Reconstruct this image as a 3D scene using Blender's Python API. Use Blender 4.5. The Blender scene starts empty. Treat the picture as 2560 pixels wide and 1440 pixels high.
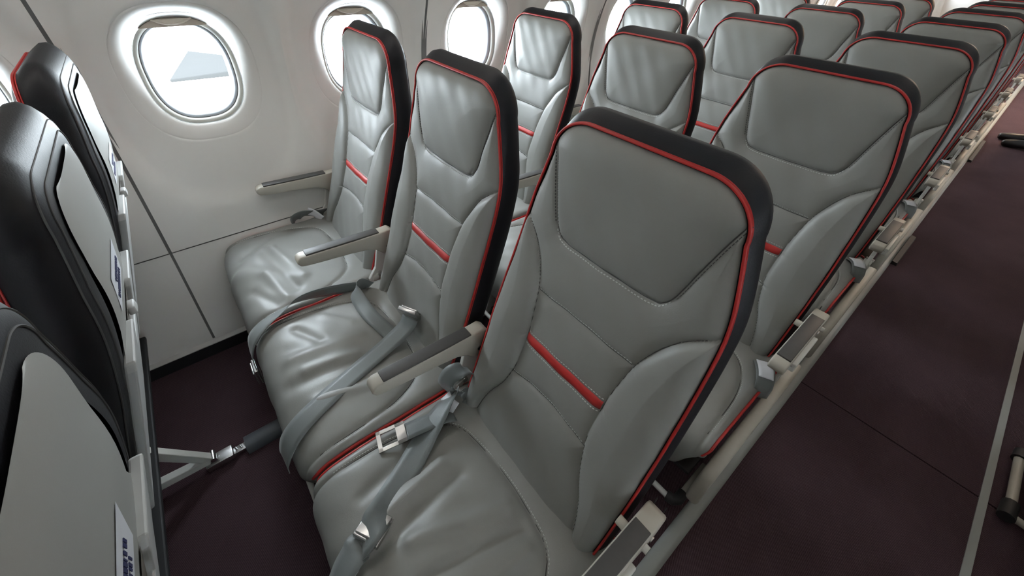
import bpy, bmesh, math, random
import numpy as np
from mathutils import Vector, Matrix

# ------------------------------------------------------------------ camera, sky, lights, exposure
scene = bpy.context.scene
COL = scene.collection
cam_d = bpy.data.cameras.new('camera')
cam = bpy.data.objects.new('camera', cam_d)
COL.objects.link(cam)
cam_d.sensor_fit = 'HORIZONTAL'
cam_d.sensor_width = 36.0
cam_d.lens = 1002.6 / 2560 * 36.0
cam_d.shift_x = (1280 - 1250.0) / 2560
cam_d.shift_y = -(720 - 584.3) / 2560
cam_d.clip_start = 0.01
cam_d.clip_end = 300
_r = Vector((0.61708, 0.78638, 0.02858)); _u = Vector((-0.47541, 0.34363, 0.80988)); _f = Vector((-0.62705, 0.51335, -0.58590))
_m = Matrix((( _r.x, _u.x, -_f.x), (_r.y, _u.y, -_f.y), (_r.z, _u.z, -_f.z))).to_4x4()
_m.translation = Vector((1.5557, -0.4761, 1.3308))
cam.matrix_world = _m
scene.camera = cam

world = bpy.data.worlds.new('overcast_sky'); scene.world = world
world.use_nodes = True
bg = world.node_tree.nodes['Background']
bg.inputs[0].default_value = (0.83, 0.92, 1.0, 1)
bg.inputs[1].default_value = 44.0

def area(name, loc, rot, sx, sy, power, color):
    l = bpy.data.lights.new(name, 'AREA'); l.shape = 'RECTANGLE'; l.size = sx; l.size_y = sy
    l.energy = power; l.color = color
    o = bpy.data.objects.new(name, l); o.location = loc; o.rotation_euler = rot; COL.objects.link(o)
    return o
# cabin ceiling lamps: two long strips in the ceiling over the seats and the aisle
area('ceiling_lamp', (1.80, 5.0, 2.12), (0, 0, 0), 0.30, 14.0, 13.0, (1.0, 0.93, 0.84))
area('sidewall_lamp', (0.42, 5.0, 1.78), (0, math.radians(8), 0), 0.06, 14.0, 20.0, (1.0, 0.95, 0.88))

# warm lamp over the rear galley
area('galley_lamp', (1.90, 6.6, 2.10), (0, 0, 0), 0.4, 2.4, 60.0, (1.0, 0.70, 0.46))

scene.view_settings.view_transform = 'Standard'
scene.view_settings.look = 'None'
scene.view_settings.gamma = 1.0
scene.view_settings.use_curve_mapping = False
scene.view_settings.exposure = 0.50

# ------------------------------------------------------------------ materials
def new_mat(name):
    m = bpy.data.materials.new(name); m.use_nodes = True
    nt = m.node_tree; b = nt.nodes['Principled BSDF']
    return m, nt, b
def link(nt, a, b): nt.links.new(a, b)
def mat(name, col, rough=0.5, metal=0.0, spec=0.5, noise=0.06, nscale=9.0, bump=0.0, bscale=300.0, bump2=0.0, b2scale=25.0):
    m, nt, b = new_mat(name)
    b.inputs['Roughness'].default_value = rough
    b.inputs['Metallic'].default_value = metal
    b.inputs['Specular IOR Level'].default_value = spec
    tc = nt.nodes.new('ShaderNodeTexCoord')
    n = nt.nodes.new('ShaderNodeTexNoise'); n.inputs['Scale'].default_value = nscale; n.inputs['Detail'].default_value = 4
    link(nt, tc.outputs['Object'], n.inputs['Vector'])
    mx = nt.nodes.new('ShaderNodeMix'); mx.data_type = 'RGBA'
    c1 = [c * (1 - noise) for c in col]; c2 = [min(1, c * (1 + noise)) for c in col]
    mx.inputs[6].default_value = (*c1, 1); mx.inputs[7].default_value = (*c2, 1)
    link(nt, n.outputs['Fac'], mx.inputs[0]); link(nt, mx.outputs[2], b.inputs['Base Color'])
    prev = None
    for amt, sc in ((bump, bscale), (bump2, b2scale)):
        if amt > 0:
            nn = nt.nodes.new('ShaderNodeTexNoise'); nn.inputs['Scale'].default_value = sc; nn.inputs['Detail'].default_value = 3
            link(nt, tc.outputs['Object'], nn.inputs['Vector'])
            bp = nt.nodes.new('ShaderNodeBump'); bp.inputs['Strength'].default_value = amt; bp.inputs['Distance'].default_value = 0.002
            link(nt, nn.outputs['Fac'], bp.inputs['Height'])
            if prev is not None: link(nt, prev.outputs['Normal'], bp.inputs['Normal'])
            prev = bp
    if prev is not None: link(nt, prev.outputs['Normal'], b.inputs['Normal'])
    return m

M = {}
M['leather'] = mat('grey_leather', (0.232, 0.232, 0.218), 0.47, spec=0.5, noise=0.05, bump=0.10, bscale=520, bump2=0.16, b2scale=26)
M['cushion'] = mat('grey_cushion_leather', (0.232, 0.232, 0.218), 0.44, spec=0.6, noise=0.06, bump=0.10, bscale=520, bump2=0.30, b2scale=20)
M['black'] = mat('black_leather', (0.0090, 0.0090, 0.0120), 0.50, spec=0.28, noise=0.1, bump=0.12, bscale=420, bump2=0.15, b2scale=24)
M['red'] = mat('red_leather', (0.42, 0.020, 0.017), 0.45, noise=0.08)
M['thread'] = mat('pale_thread', (0.55, 0.56, 0.55), 0.8, noise=0.02)
M['darkthread'] = mat('dark_thread', (0.07, 0.07, 0.07), 0.8)
M['wall'] = mat('cream_sidewall_plastic', (0.71, 0.695, 0.66), 0.52, spec=0.4, noise=0.015, bump=0.05, bscale=700)
M['bezel'] = mat('white_bezel_plastic', (0.70, 0.68, 0.645), 0.45, noise=0.015)
M['ring'] = mat('pale_window_ring', (0.70, 0.71, 0.66), 0.4, noise=0.02)
M['inner'] = mat('bluish_pane_rim', (0.62, 0.68, 0.74), 0.35, noise=0.02)
M['gasket'] = mat('dark_gasket', (0.06, 0.06, 0.06), 0.6)
M['shade'] = mat('tan_window_shade', (0.42, 0.35, 0.28), 0.5, noise=0.03)
M['shade_lip'] = mat('pale_shade_lip', (0.60, 0.52, 0.42), 0.5)
M['seal'] = mat('grey_panel_seal', (0.15, 0.148, 0.142), 0.7)
M['skirt'] = mat('black_kick_strip', (0.012, 0.012, 0.014), 0.6)
M['skirt_line'] = mat('pale_edge_trim', (0.55, 0.54, 0.52), 0.4)
M['beige'] = mat('beige_plastic', (0.43, 0.405, 0.345), 0.45, noise=0.03)
M['pad'] = mat('charcoal_pad', (0.060, 0.058, 0.056), 0.5, noise=0.12, nscale=60, bump=0.1, bscale=300)
M['shell'] = mat('grey_seat_shell', (0.33, 0.335, 0.315), 0.5, noise=0.03, bump=0.05, bscale=600)
M['table'] = mat('pale_table_plastic', (0.50, 0.51, 0.50), 0.45, noise=0.03)
M['recess'] = mat('taupe_recess', (0.20, 0.18, 0.16), 0.6)
M['paper'] = mat('white_label', (0.72, 0.74, 0.78), 0.6, noise=0.02)
M['ink'] = mat('blue_black_ink', (0.02, 0.025, 0.09), 0.6)
M['metal'] = mat('brushed_metal', (0.62, 0.62, 0.62), 0.25, metal=1.0, noise=0.08, nscale=40)
M['alu'] = mat('pale_painted_metal', (0.60, 0.60, 0.56), 0.4, noise=0.04)
M['darkmetal'] = mat('dark_metal', (0.05, 0.05, 0.055), 0.4, metal=0.6)
M['rubber'] = mat('black_rubber', (0.012, 0.012, 0.013), 0.6)
M['race'] = mat('grey_floor_rail', (0.27, 0.285, 0.27), 0.5, noise=0.06)
M['track'] = mat('slate_track_cover', (0.055, 0.062, 0.072), 0.5, noise=0.08)
M['ceiling'] = mat('white_ceiling', (0.70, 0.68, 0.64), 0.6)
M['concrete'] = mat('pale_concrete', (0.62, 0.62, 0.60), 0.9, nscale=0.3)
M['wing'] = mat('darkened_wing_tip', (0.0152, 0.0154, 0.0152), 0.6, spec=0.0, nscale=0.5)  # colour cut to near black in place of dimmer light on the wing
M['wing_skin'] = mat('darkened_wing_panel', (0.0166, 0.0167, 0.0165), 0.6, spec=0.0, nscale=0.5)  # same darkening put into the colour, slightly lighter
M['shoe'] = mat('black_shoe_leather', (0.008, 0.008, 0.009), 0.4)
M['trouser'] = mat('charcoal_cloth', (0.05, 0.055, 0.055), 0.9)
M['shirt'] = mat('white_cloth', (0.6, 0.6, 0.6), 0.9)
M['skin'] = mat('skin', (0.50, 0.30, 0.21), 0.5)
M['hair'] = mat('dark_hair', (0.02, 0.014, 0.01), 0.6)

def webbing_mat():
    m, nt, b = new_mat('grey_webbing')
    b.inputs['Base Color'].default_value = (0.155, 0.172, 0.172, 1); b.inputs['Roughness'].default_value = 0.42
    b.inputs['Sheen Weight'].default_value = 0.25
    tc = nt.nodes.new('ShaderNodeTexCoord'); n = nt.nodes.new('ShaderNodeTexNoise'); n.inputs['Scale'].default_value = 900
    link(nt, tc.outputs['Object'], n.inputs['Vector'])
    bp = nt.nodes.new('ShaderNodeBump'); bp.inputs['Strength'].default_value = 0.25; bp.inputs['Distance'].default_value = 0.001
    link(nt, n.outputs['Fac'], bp.inputs['Height']); link(nt, bp.outputs['Normal'], b.inputs['Normal'])
    return m
M['webbing'] = webbing_mat()

def carpet_mat():
    m, nt, b = new_mat('plum_carpet')
    b.inputs['Roughness'].default_value = 0.95; b.inputs['Specular IOR Level'].default_value = 0.1
    tc = nt.nodes.new('ShaderNodeTexCoord')
    n = nt.nodes.new('ShaderNodeTexNoise'); n.inputs['Scale'].default_value = 260; n.inputs['Detail'].default_value = 3
    big = nt.nodes.new('ShaderNodeTexNoise'); big.inputs['Scale'].default_value = 5; big.inputs['Detail'].default_value = 4
    w = nt.nodes.new('ShaderNodeTexWave'); w.inputs['Scale'].default_value = 95; w.inputs['Distortion'].default_value = 1.5; w.inputs['Detail'].default_value = 1
    w.bands_direction = 'DIAGONAL'
    for x in (n, big, w): link(nt, tc.outputs['Object'], x.inputs['Vector'])
    ad = nt.nodes.new('ShaderNodeMath'); ad.operation = 'MULTIPLY'; link(nt, n.outputs['Fac'], ad.inputs[0]); link(nt, w.outputs['Fac'], ad.inputs[1])
    ad2 = nt.nodes.new('ShaderNodeMath'); ad2.operation = 'MULTIPLY_ADD'; link(nt, big.outputs['Fac'], ad2.inputs[0]); ad2.inputs[1].default_value = 0.35; link(nt, ad.outputs[0], ad2.inputs[2])
    r = nt.nodes.new('ShaderNodeValToRGB'); r.color_ramp.elements[0].position = 0.1; r.color_ramp.elements[1].position = 0.75
    r.color_ramp.elements[0].color = (0.032, 0.018, 0.022, 1); r.color_ramp.elements[1].color = (0.088, 0.054, 0.062, 1)
    link(nt, ad2.outputs[0], r.inputs[0]); link(nt, r.outputs[0], b.inputs['Base Color'])
    bp = nt.nodes.new('ShaderNodeBump'); bp.inputs['Strength'].default_value = 0.5; bp.inputs['Distance'].default_value = 0.002
    link(nt, ad.outputs[0], bp.inputs['Height']); link(nt, bp.outputs['Normal'], b.inputs['Normal'])
    return m
M['carpet'] = carpet_mat()

def pane_mat():
    m = bpy.data.materials.new('window_pane'); m.use_nodes = True; nt = m.node_tree
    nt.nodes.remove(nt.nodes['Principled BSDF'])
    out = nt.nodes['Material Output']
    t = nt.nodes.new('ShaderNodeBsdfTransparent'); t.inputs[0].default_value = (0.96, 0.97, 0.97, 1)
    g = nt.nodes.new('ShaderNodeBsdfGlossy'); g.inputs['Roughness'].default_value = 0.03
    fr = nt.nodes.new('ShaderNodeFresnel'); fr.inputs[0].default_value = 1.45
    mx = nt.nodes.new('ShaderNodeMixShader')
    link(nt, fr.outputs[0], mx.inputs[0]); link(nt, t.outputs[0], mx.inputs[1]); link(nt, g.outputs[0], mx.inputs[2]); link(nt, mx.outputs[0], out.inputs['Surface'])
    return m
M['pane'] = pane_mat()

# ------------------------------------------------------------------ helpers
def mesh_obj(name, verts, faces, material, parent=None, smooth=True, normals=None):
    me = bpy.data.meshes.new(name)
    me.from_pydata([tuple(v) for v in verts], [], [tuple(f) for f in faces])
    me.update()
    if smooth:
        me.polygons.foreach_set('use_smooth', [True] * len(me.polygons))
    if normals is not None:
        me.normals_split_custom_set_from_vertices([tuple(n) for n in normals])
    me.materials.append(M[material])
    o = bpy.data.objects.new(name, me); COL.objects.link(o)
    if parent is not None: o.parent = parent
    return o
def empty(name, loc=(0, 0, 0)):
    o = bpy.data.objects.new(name, None); o.location = loc; o.empty_display_size = 0.05; COL.objects.link(o); return o
def tag(o, label=None, cat=None, group=None, kind=None):
    if label: o['label'] = label
    if cat: o['category'] = cat
    if group: o['group'] = group
    if kind: o['kind'] = kind
    return o
def copy_tree(o, parent=None):
    c = o.copy(); COL.objects.link(c); c.parent = parent
    for ch in list(o.children): copy_tree(ch, c)
    return c

class MB:
    """collects boxes, tubes and prisms into one mesh"""
    def __init__(s): s.v = []; s.f = []
    def add(s, v, f):
        n = len(s.v); s.v += [tuple(p) for p in v]; s.f += [tuple(i + n for i in q) for q in f]; return s
    def box(s, a, b, bev=0.0):
        x0, y0, z0 = a; x1, y1, z1 = b
        if bev <= 0:
            v = [(x0,y0,z0),(x1,y0,z0),(x1,y1,z0),(x0,y1,z0),(x0,y0,z1),(x1,y0,z1),(x1,y1,z1),(x0,y1,z1)]
            return s.add(v, [(0,3,2,1),(4,5,6,7),(0,1,5,4),(1,2,6,5),(2,3,7,6),(3,0,4,7)])
        bm = bmesh.new(); bmesh.ops.create_cube(bm, size=1)
        for p in bm.verts:
            p.co = Vector(((x0+x1)/2 + p.co.x*(x1-x0), (y0+y1)/2 + p.co.y*(y1-y0), (z0+z1)/2 + p.co.z*(z1-z0)))
        bmesh.ops.bevel(bm, geom=bm.edges[:], offset=bev, segments=3, affect='EDGES', profile=0.5)
        bm.verts.index_update()
        s.add([p.co[:] for p in bm.verts], [[q.index for q in f.verts] for f in bm.faces]); bm.free(); return s
    def tube(s, pts, r, n=10, caps=True):
        P = [Vector(p) for p in pts]; rr = r if isinstance(r, (list, tuple)) else [r] * len(P)
        rings = []; up = None
        for i, p in enumerate(P):
            t = (P[min(i+1, len(P)-1)] - P[max(i-1, 0)]).normalized()
            if up is None:
                up = Vector((0,0,1)) if abs(t.z) < 0.9 else Vector((1,0,0))
            a = t.cross(up)
            if a.length < 1e-6: a = t.orthogonal()
            a.normalize(); b = a.cross(t).normalized(); up = b
            rings.append([p + rr[i]*(math.cos(2*math.pi*k/n)*a + math.sin(2*math.pi*k/n)*b) for k in range(n)])
        v = [q for rg in rings for q in rg]; f = []
        for i in range(len(P)-1):
            for k in range(n):
                k2 = (k+1) % n; f.append((i*n+k, i*n+k2, (i+1)*n+k2, (i+1)*n+k))
        if caps: f.append(tuple(range(n-1, -1, -1))); f.append(tuple((len(P)-1)*n + k for k in range(n)))
        return s.add(v, f)
    def prism(s, poly, axis, a, b):
        """poly: 2D points, extruded along axis 'x' (poly=(y,z)) or 'y' (poly=(x,z)) or 'z'"""
        def P(q, h):
            if axis == 'x': return (h, q[0], q[1])
            if axis == 'y': return (q[0], h, q[1])
            return (q[0], q[1], h)
        n = len(poly); v = [P(q, a) for q in poly] + [P(q, b) for q in poly]
        f = [tuple(range(n)), tuple(range(2*n-1, n-1, -1))] + [(i, i+n, (i+1) % n + n, (i+1) % n) for i in range(n)]
        return s.add(v, f)
    def build(s, name, material, parent=None, smooth=False, bevel=0.0):
        bm = bmesh.new()
        vs = [bm.verts.new(p) for p in s.v]
        for q in s.f:
            try: bm.faces.new([vs[i] for i in q])
            except ValueError: pass
        bmesh.ops.recalc_face_normals(bm, faces=bm.faces[:])
        if bevel > 0:
            bmesh.ops.bevel(bm, geom=[e for e in bm.edges if len(e.link_faces) == 2 and e.calc_face_angle(0) > 0.6], offset=bevel, segments=2, affect='EDGES', profile=0.5)
        me = bpy.data.meshes.new(name); bm.to_mesh(me); bm.free()
        if smooth:
            me.polygons.foreach_set('use_smooth', [True] * len(me.polygons))
            try: me.set_sharp_from_angle(angle=math.radians(50))
            except Exception: pass
        me.materials.append(M[material])
        o = bpy.data.objects.new(name, me); COL.objects.link(o)
        if parent is not None: o.parent = parent
        return o

def catmull(pts, n=8):
    P = np.array(pts, float); out = []
    Q = np.vstack([2*P[0]-P[1], P, 2*P[-1]-P[-2]])
    for i in range(1, len(Q)-2):
        p0, p1, p2, p3 = Q[i-1], Q[i], Q[i+1], Q[i+2]
        for k in range(n):
            t = k/n
            out.append(0.5*((2*p1)+(-p0+p2)*t+(2*p0-5*p1+4*p2-p3)*t*t+(-p0+3*p1-3*p2+p3)*t**3))
    out.append(P[-1]); return np.array(out)

def ribbon(name, pts, dirs, width, parent, material='webbing', thick=0.0018, n=7):
    """strap: pts centre line, dirs = width direction at each point"""
    C = catmull(pts, n); D = catmull(dirs, n)
    v = []; f = []
    for i in range(len(C)):
        t = C[min(i+1, len(C)-1)] - C[max(i-1, 0)]; t /= np.linalg.norm(t) + 1e-9
        d = D[i] - t*np.dot(D[i], t); d /= np.linalg.norm(d) + 1e-9
        nn = np.cross(t, d)
        for a, b in ((-1, 1), (-0.5, 1), (0.5, 1), (1, 1), (1, -1), (0.5, -1), (-0.5, -1), (-1, -1)):
            v.append(C[i] + d*a*width/2 + nn*b*thick/2)
    for i in range(len(C)-1):
        for k in range(8):
            f.append((i*8+k, i*8+(k+1) % 8, (i+1)*8+(k+1) % 8, (i+1)*8+k))
    f.append(tuple(range(7, -1, -1))); f.append(tuple((len(C)-1)*8+k for k in range(8)))
    return mesh_obj(name, v, f, material, parent, smooth=True)

# ------------------------------------------------------------------ cabin shell
FP = 0.5456                      # window pitch
YW = -0.414                      # centre of the window beside the first facing row
ZW = 0.965
GAP0 = YW - FP/2                 # first visible panel gap
XMID = 1.84                      # cabin centre line
PZ = [0.0, 0.065, 0.41, 0.55, 0.66, 0.76, 0.85, 0.95, 1.05, 1.15, 1.3, 1.45, 1.60]
PX = [0.100, 0.102, -0.012, -0.040, -0.060, -0.073, -0.076, -0.068, -0.045, -0.012, 0.040, 0.10, 0.17]
_zz = np.linspace(0, 1.6, 321); _xx = np.interp(_zz, PZ, PX)
_k = np.ones(25)/25; _pad = np.pad(_xx[27:], 12, mode='edge'); _sm = np.convolve(_pad, _k, 'valid')
_sm[:14] = _xx[27:41]*np.linspace(1, 0, 14) + _sm[:14]*np.linspace(0, 1, 14)
_xx = np.concatenate([_xx[:27], _sm])
def prof(z): return np.interp(z, _zz, _xx)
YMIN, YMAX = GAP0 - 2*2*FP, GAP0 + 2*FP*11      # cabin ends

def sup(a, b, n, N):
    th = np.linspace(0, 2*np.pi, N, endpoint=False)
    c, s = np.cos(th), np.sin(th)
    return np.stack([a*np.sign(c)*np.abs(c)**(2/n), b*np.sign(s)*np.abs(s)**(2/n)], 1)
NS = 96
WN = 2.5
ZLO, ZHI = 0.416, 1.60
def emboss(dy, z):
    q = (np.abs(dy)/0.262)**2.6 + (np.abs(z-0.93)/0.385)**2.6
    q = q**(1/2.6)
    t = np.clip((1.08 - q)/0.17, 0, 1); return -0.017*t*t*(3-2*t)

def wall_cell(yc, ya, yb, hole=(0.1832, 0.2092), back=0.0, zlo=None):
    """sidewall skin around one window opening, between ya and yb"""
    ZLO = 0.416 if zlo is None else zlo
    inner = sup(hole[0], hole[1], WN, NS)
    outer = np.zeros_like(inner)
    for i, p in enumerate(inner):
        d = p/np.linalg.norm(p); ts = []
        if d[0] > 1e-9: ts.append((yb-yc)/d[0])
        if d[0] < -1e-9: ts.append((ya-yc)/d[0])
        if d[1] > 1e-9: ts.append((ZHI-ZW)/d[1])
        if d[1] < -1e-9: ts.append((ZLO-ZW)/d[1])
        outer[i] = d*min(ts)
    for cy in (ya-yc, yb-yc):
        for cz in (ZLO-ZW, ZHI-ZW):
            j = np.argmin(np.abs(np.arctan2(outer[:, 1], outer[:, 0]) - math.atan2(cz, cy))); outer[j] = (cy, cz)
    T = np.concatenate([[0, 0.008, 0.03], np.linspace(0.07, 1, 22)]) if back == 0 else np.linspace(0, 1, 12)
    v = []; f = []
    for t in T:
        q = inner*(1-t) + outer*t
        # straighten columns towards the cell edge
        x = prof(q[:, 1]+ZW) + emboss(q[:, 0], q[:, 1]+ZW)
        x = x - back
        if t == 0: x = x - 0.0025
        v += [(x[i], yc+q[i, 0], ZW+q[i, 1]) for i in range(NS)]
    for r in range(len(T)-1):
        for i in range(NS):
            j = (i+1) % NS; f.append((r*NS+i, (r+1)*NS+i, (r+1)*NS+j, r*NS+j))
    return v, f

def loop_mesh(loops):
    v = []; f = []
    for L in loops: v += [tuple(p) for p in L]
    for r in range(len(loops)-1):
        for i in range(NS):
            j = (i+1) % NS; f.append((r*NS+i, r*NS+j, (r+1)*NS+j, (r+1)*NS+i))
    return v, f
def wloop(a, b, depth, n=WN, dz=0.0):
    p = sup(a, b, n, NS); z = ZW+dz+p[:, 1]
    base = prof(z) + emboss(p[:, 0], z)
    # the deeper loops flatten towards a plane
    flat = prof(np.full(NS, ZW)) - 0.010
    k = min(1.0, max(0.0, depth/0.03))
    x = base*(1-k) + flat*k - depth
    return np.stack([x, p[:, 0], z], 1)

wl = MB()      # wall seals: what shows in the gaps between panels
for k in range(-2, 12):
    y = GAP0 + 2*FP*k
    zs = np.linspace(0.06, 1.6, 40)
    v = []; f = []
    for i, z in enumerate(zs):
        v += [(prof(z)-0.004, y-0.012, z), (prof(z)-0.004, y+0.012, z)]
        if i: f.append((2*i-2, 2*i-1, 2*i+1, 2*i))
    wl.add(v, f)
wl.add([(-0.013, YMIN, 0.400), (-0.013, YMAX, 0.400), (-0.020, YMAX, 0.424), (-0.020, YMIN, 0.424)], [(0, 1, 2, 3)])
for k in range(-4, 22):       # unseen backing skin, added to stop sky light leaking past the panels
    wl.add(*wall_cell(YW+FP*k, GAP0+FP*k, GAP0+FP*(k+1), (0.150, 0.178), 0.028, -0.05))
wall_left = wl.build('wall_left', 'seal'); tag(wall_left, kind='structure')

cellA = wall_cell(YW, GAP0+0.0045, GAP0+FP); cellB = wall_cell(YW+FP, GAP0+FP, GAP0+2*FP-0.0045)
pm = MB().add(*cellA).add(*cellB)
panel = mesh_obj('sidewall_panel', pm.v, pm.f, 'wall', wall_left)
lv = []; lf = []
zs = np.linspace(0.045, 0.4125, 14)
for i, z in enumerate(zs):
    lv += [(prof(z), GAP0+0.004, z), (prof(z), GAP0+2*FP-0.004, z)]
    if i: lf.append((2*i-2, 2*i-1, 2*i+1, 2*i))
lower = mesh_obj('dado_panel', lv, lf, 'wall', wall_left)
lower.data.materials[0] = M['wall']
for k in (-2, -1, 1, 2, 3, 4, 5, 6, 7, 8, 9, 10):
    for src in (panel, lower):
        c = src.copy(); COL.objects.link(c); c.location.y = 2*FP*k

# the window, its parts and copies
def make_window():
    w = MB()
    steps = []
    steps.append(wloop(0.188, 0.214, 0.004))
    for t in np.linspace(0, 1, 12):
        a = 0.182 + (0.133-0.182)*t; b = 0.208 + (0.161-0.208)*t
        steps.append(wloop(a, b, 0.0008 + 0.0312*t**2.0))
    v, f = loop_mesh(steps)
    root = mesh_obj('window_1', v, f, 'bezel')
    tag(root, kind='structure')
    v, f = loop_mesh([wloop(0.133, 0.161, 0.032), wloop(0.1330, 0.161, 0.037), wloop(0.1315, 0.1595, 0.037)]); mesh_obj('gasket', v, f, 'gasket', root)
    v, f = loop_mesh([wloop(0.1315, 0.1595, 0.036), wloop(0.1310, 0.159, 0.033), wloop(0.1185, 0.1465, 0.048)]); mesh_obj('inner_ring', v, f, 'ring', root)
    v, f = loop_mesh([wloop(0.1185, 0.1465, 0.048), wloop(0.1185, 0.1465, 0.052), wloop(0.1172, 0.1452, 0.052)]); mesh_obj('gasket', v, f, 'gasket', root)
    v, f = loop_mesh([wloop(0.1172, 0.1452, 0.052), wloop(0.1168, 0.1448, 0.048), wloop(0.106, 0.134, 0.082), wloop(0.106, 0.134, 0.11)]); mesh_obj('pane_rim', v, f, 'inner', root)
    L = wloop(0.107, 0.135, 0.085)
    mesh_obj('pane', [tuple(p) for p in L], [tuple(range(NS))], 'pane', root, smooth=False)
    # half-raised shade: only its lower edge and grip lip show under the top of the opening
    xs = float(prof(ZW)) - 0.010 - 0.034
    pts = []
    for i in range(41):
        y = -0.1318 + 0.2636*i/40
        pts.append((y, ZW + 0.1600*(1-min(1, abs(y)/0.1320)**2.5)**(1/2.5)))
    low = [(pts[-1][0], 1.085), (pts[0][0], 1.085)]
    poly = [p for p in pts if p[1] > 1.10]
    poly = poly + [(poly[-1][0], 1.101), (poly[0][0], 1.101)]
    sh = MB().prism(poly, 'x', xs-0.006, xs+0.004).build('window_shade', 'shade', root)
    lip = []
    for i in range(21):
        t = -1+2*i/20; lip.append((0.050*t, 1.122-0.014*(1-t*t)))
    MB().tube([(xs+0.006, y, z) for y, z in lip], 0.003, 8).prism(lip, 'x', xs+0.003, xs+0.007).build('grip_lip', 'shade_lip', sh, smooth=True)
    return root
win = make_window()
win.location.y = YW
wins = [win]
ks = [k for k in range(-4, 22) if k != 0]
for n, k in enumerate(ks):
    c = copy_tree(win); c.location.y = YW + FP*k; c.name = 'window_%d' % (n+2); wins.append(c)

# opposite wall (mirror image, across the aisle, out of the picture)
wr = wall_left.copy(); wr.name = 'wall_right'; COL.objects.link(wr); wr.scale = (-1, 1, 1); wr.location = (2*XMID, 0, 0)
for ch in list(wall_left.children):
    c = ch.copy(); COL.objects.link(c); c.parent = wr
_p = sup(0.1318, 0.160, WN, NS)
_xs = float(prof(ZW)) - 0.044
light_block_shade = MB().prism([(p[0], ZW+p[1]) for p in _p], 'x', _xs-0.006, _xs+0.004)
_fo = light_block_shade.build('added_drawn_shade', 'shade'); light_block_shade = _fo.data; bpy.data.objects.remove(_fo)
for n, w in enumerate(list(wins)):
    c = copy_tree(w)
    if n % 2:  # every second unseen window gets a full shade, added to cut the light
        for ch in c.children:
            if ch.name.startswith('window_shade'): ch.data = light_block_shade
    c.scale = (-1, 1, 1); c.location = (2*XMID, w.location.y, 0); c.name = 'window_%d' % (len(wins)+n+1)

# skirting strips along the floor
for sx, nm in ((1, 'left'), (-1, 'right')):
    X = lambda x: x if sx > 0 else 2*XMID - x
    bs = MB().prism([(X(0.075), 0.0), (X(0.112), 0.0), (X(0.120), 0.060), (X(0.09), 0.066)], 'y', YMIN, YMAX).build('baseboard_'+nm, 'skirt')
    tag(bs, kind='structure')
    MB().prism([(X(0.085), 0.0655), (X(0.121), 0.0605), (X(0.1205), 0.0635), (X(0.085), 0.069)], 'y', YMIN, YMAX).build('edge_trim', 'skirt_line', bs)

# ceiling and end bulkheads
cv = []; cf = []
xs_ = np.linspace(prof(1.6), 2*XMID-prof(1.6), 25)
for i, x in enumerate(xs_):
    t = (x-XMID)/(XMID-prof(1.6)); z = 1.6 + 0.62*(1-abs(t)**2.6)
    cv += [(x, YMIN, z), (x, YMAX, z)]
    if i: cf.append((2*i-2, 2*i-1, 2*i+1, 2*i))
ce = mesh_obj('ceiling', cv, cf, 'ceiling'); tag(ce, kind='structure')
for nm, y in (('front', YMIN), ('rear', YMAX)):
    b = MB().box((-0.15, y-0.02, 0), (2*XMID+0.15, y+0.02, 2.3)).build('wall_'+nm, 'wall'); tag(b, kind='structure')

# floor, carpet pieces with the open seam across the aisle, rails
fl = MB().box((0.05, YMIN, -0.06), (2*XMID-0.05, YMAX, -0.006)).build('floor', 'skirt'); tag(fl, kind='structure')
YS = 1.030
for x0, x1, y0, y1 in ((0.09, 1.535, YMIN, YMAX), (1.570, 2.0765, YMIN, YS-0.003), (1.570, 2.0765, YS+0.003, YMAX),
                       (2.0905, 2*XMID-0.09, YMIN, YS-0.003), (2.0905, 2*XMID-0.09, YS+0.003, YMAX)):
    MB().box((x0, y0, -0.006), (x1, y1, 0.0)).build('carpet', 'carpet', fl)
MB().box((2.074, YMIN, -0.006), (2.093, YMAX, 0.0025)).build('floor_rail', 'race', fl)
MB().prism([(1.532, 0), (1.574, 0), (1.570, 0.010), (1.562, 0.014), (1.543, 0.014), (1.535, 0.010)], 'y', YMIN, YMAX).build('floor_raceway', 'race', fl, smooth=True)

for x0, y0, y1 in ((1.5745, 2.22, 2.62), (1.5745, 4.40, 5.10)):
    MB().prism([(x0, 0), (x0+.026, 0), (x0+.022, .016), (x0, .020)], 'y', y0, y1).build('cable_cover', 'rubber', fl)

# ------------------------------------------------------------------ outside
gr = MB().box((-120, -120, -4.2), (120, 120, -4.0)).build('tarmac', 'concrete'); tag(gr, kind='structure')
aw = empty('aircraft_wing', (-9.6, 1.2, -1.3)); tag(aw, 'pale grey wing tip seen faintly outside the nearest window', 'wing')
def child_world(o, p):
    o.parent = p; o.matrix_parent_inverse = Matrix.Translation(-p.location)
wt = MB()
wt.add([(-8.75, -0.50, -1.0), (-8.90, 0.72, -1.0), (-10.4, 0.72, -0.98), (-11.3, 0.08, -0.98), (-8.75, -0.50, -1.06), (-8.90, 0.72, -1.12), (-10.4, 0.72, -1.12), (-11.3, 0.08, -1.06)],
       [(0, 1, 2, 3), (7, 6, 5, 4), (0, 4, 5, 1), (1, 5, 6, 2), (2, 6, 7, 3), (3, 7, 4, 0)])
child_world(wt.build('wing_tip', 'wing', bevel=0.02), aw)
wt = MB().add([(-8.90, 0.70, -1.0), (-8.9, 2.3, -1.0), (-10.4, 2.4, -0.95), (-10.4, 0.70, -0.98), (-8.90, 0.70, -1.2), (-8.9, 2.3, -1.3), (-10.4, 2.4, -1.3), (-10.4, 0.70, -1.2)],
       [(0, 1, 2, 3), (7, 6, 5, 4), (0, 4, 5, 1), (1, 5, 6, 2), (2, 6, 7, 3), (3, 7, 4, 0)])
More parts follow.
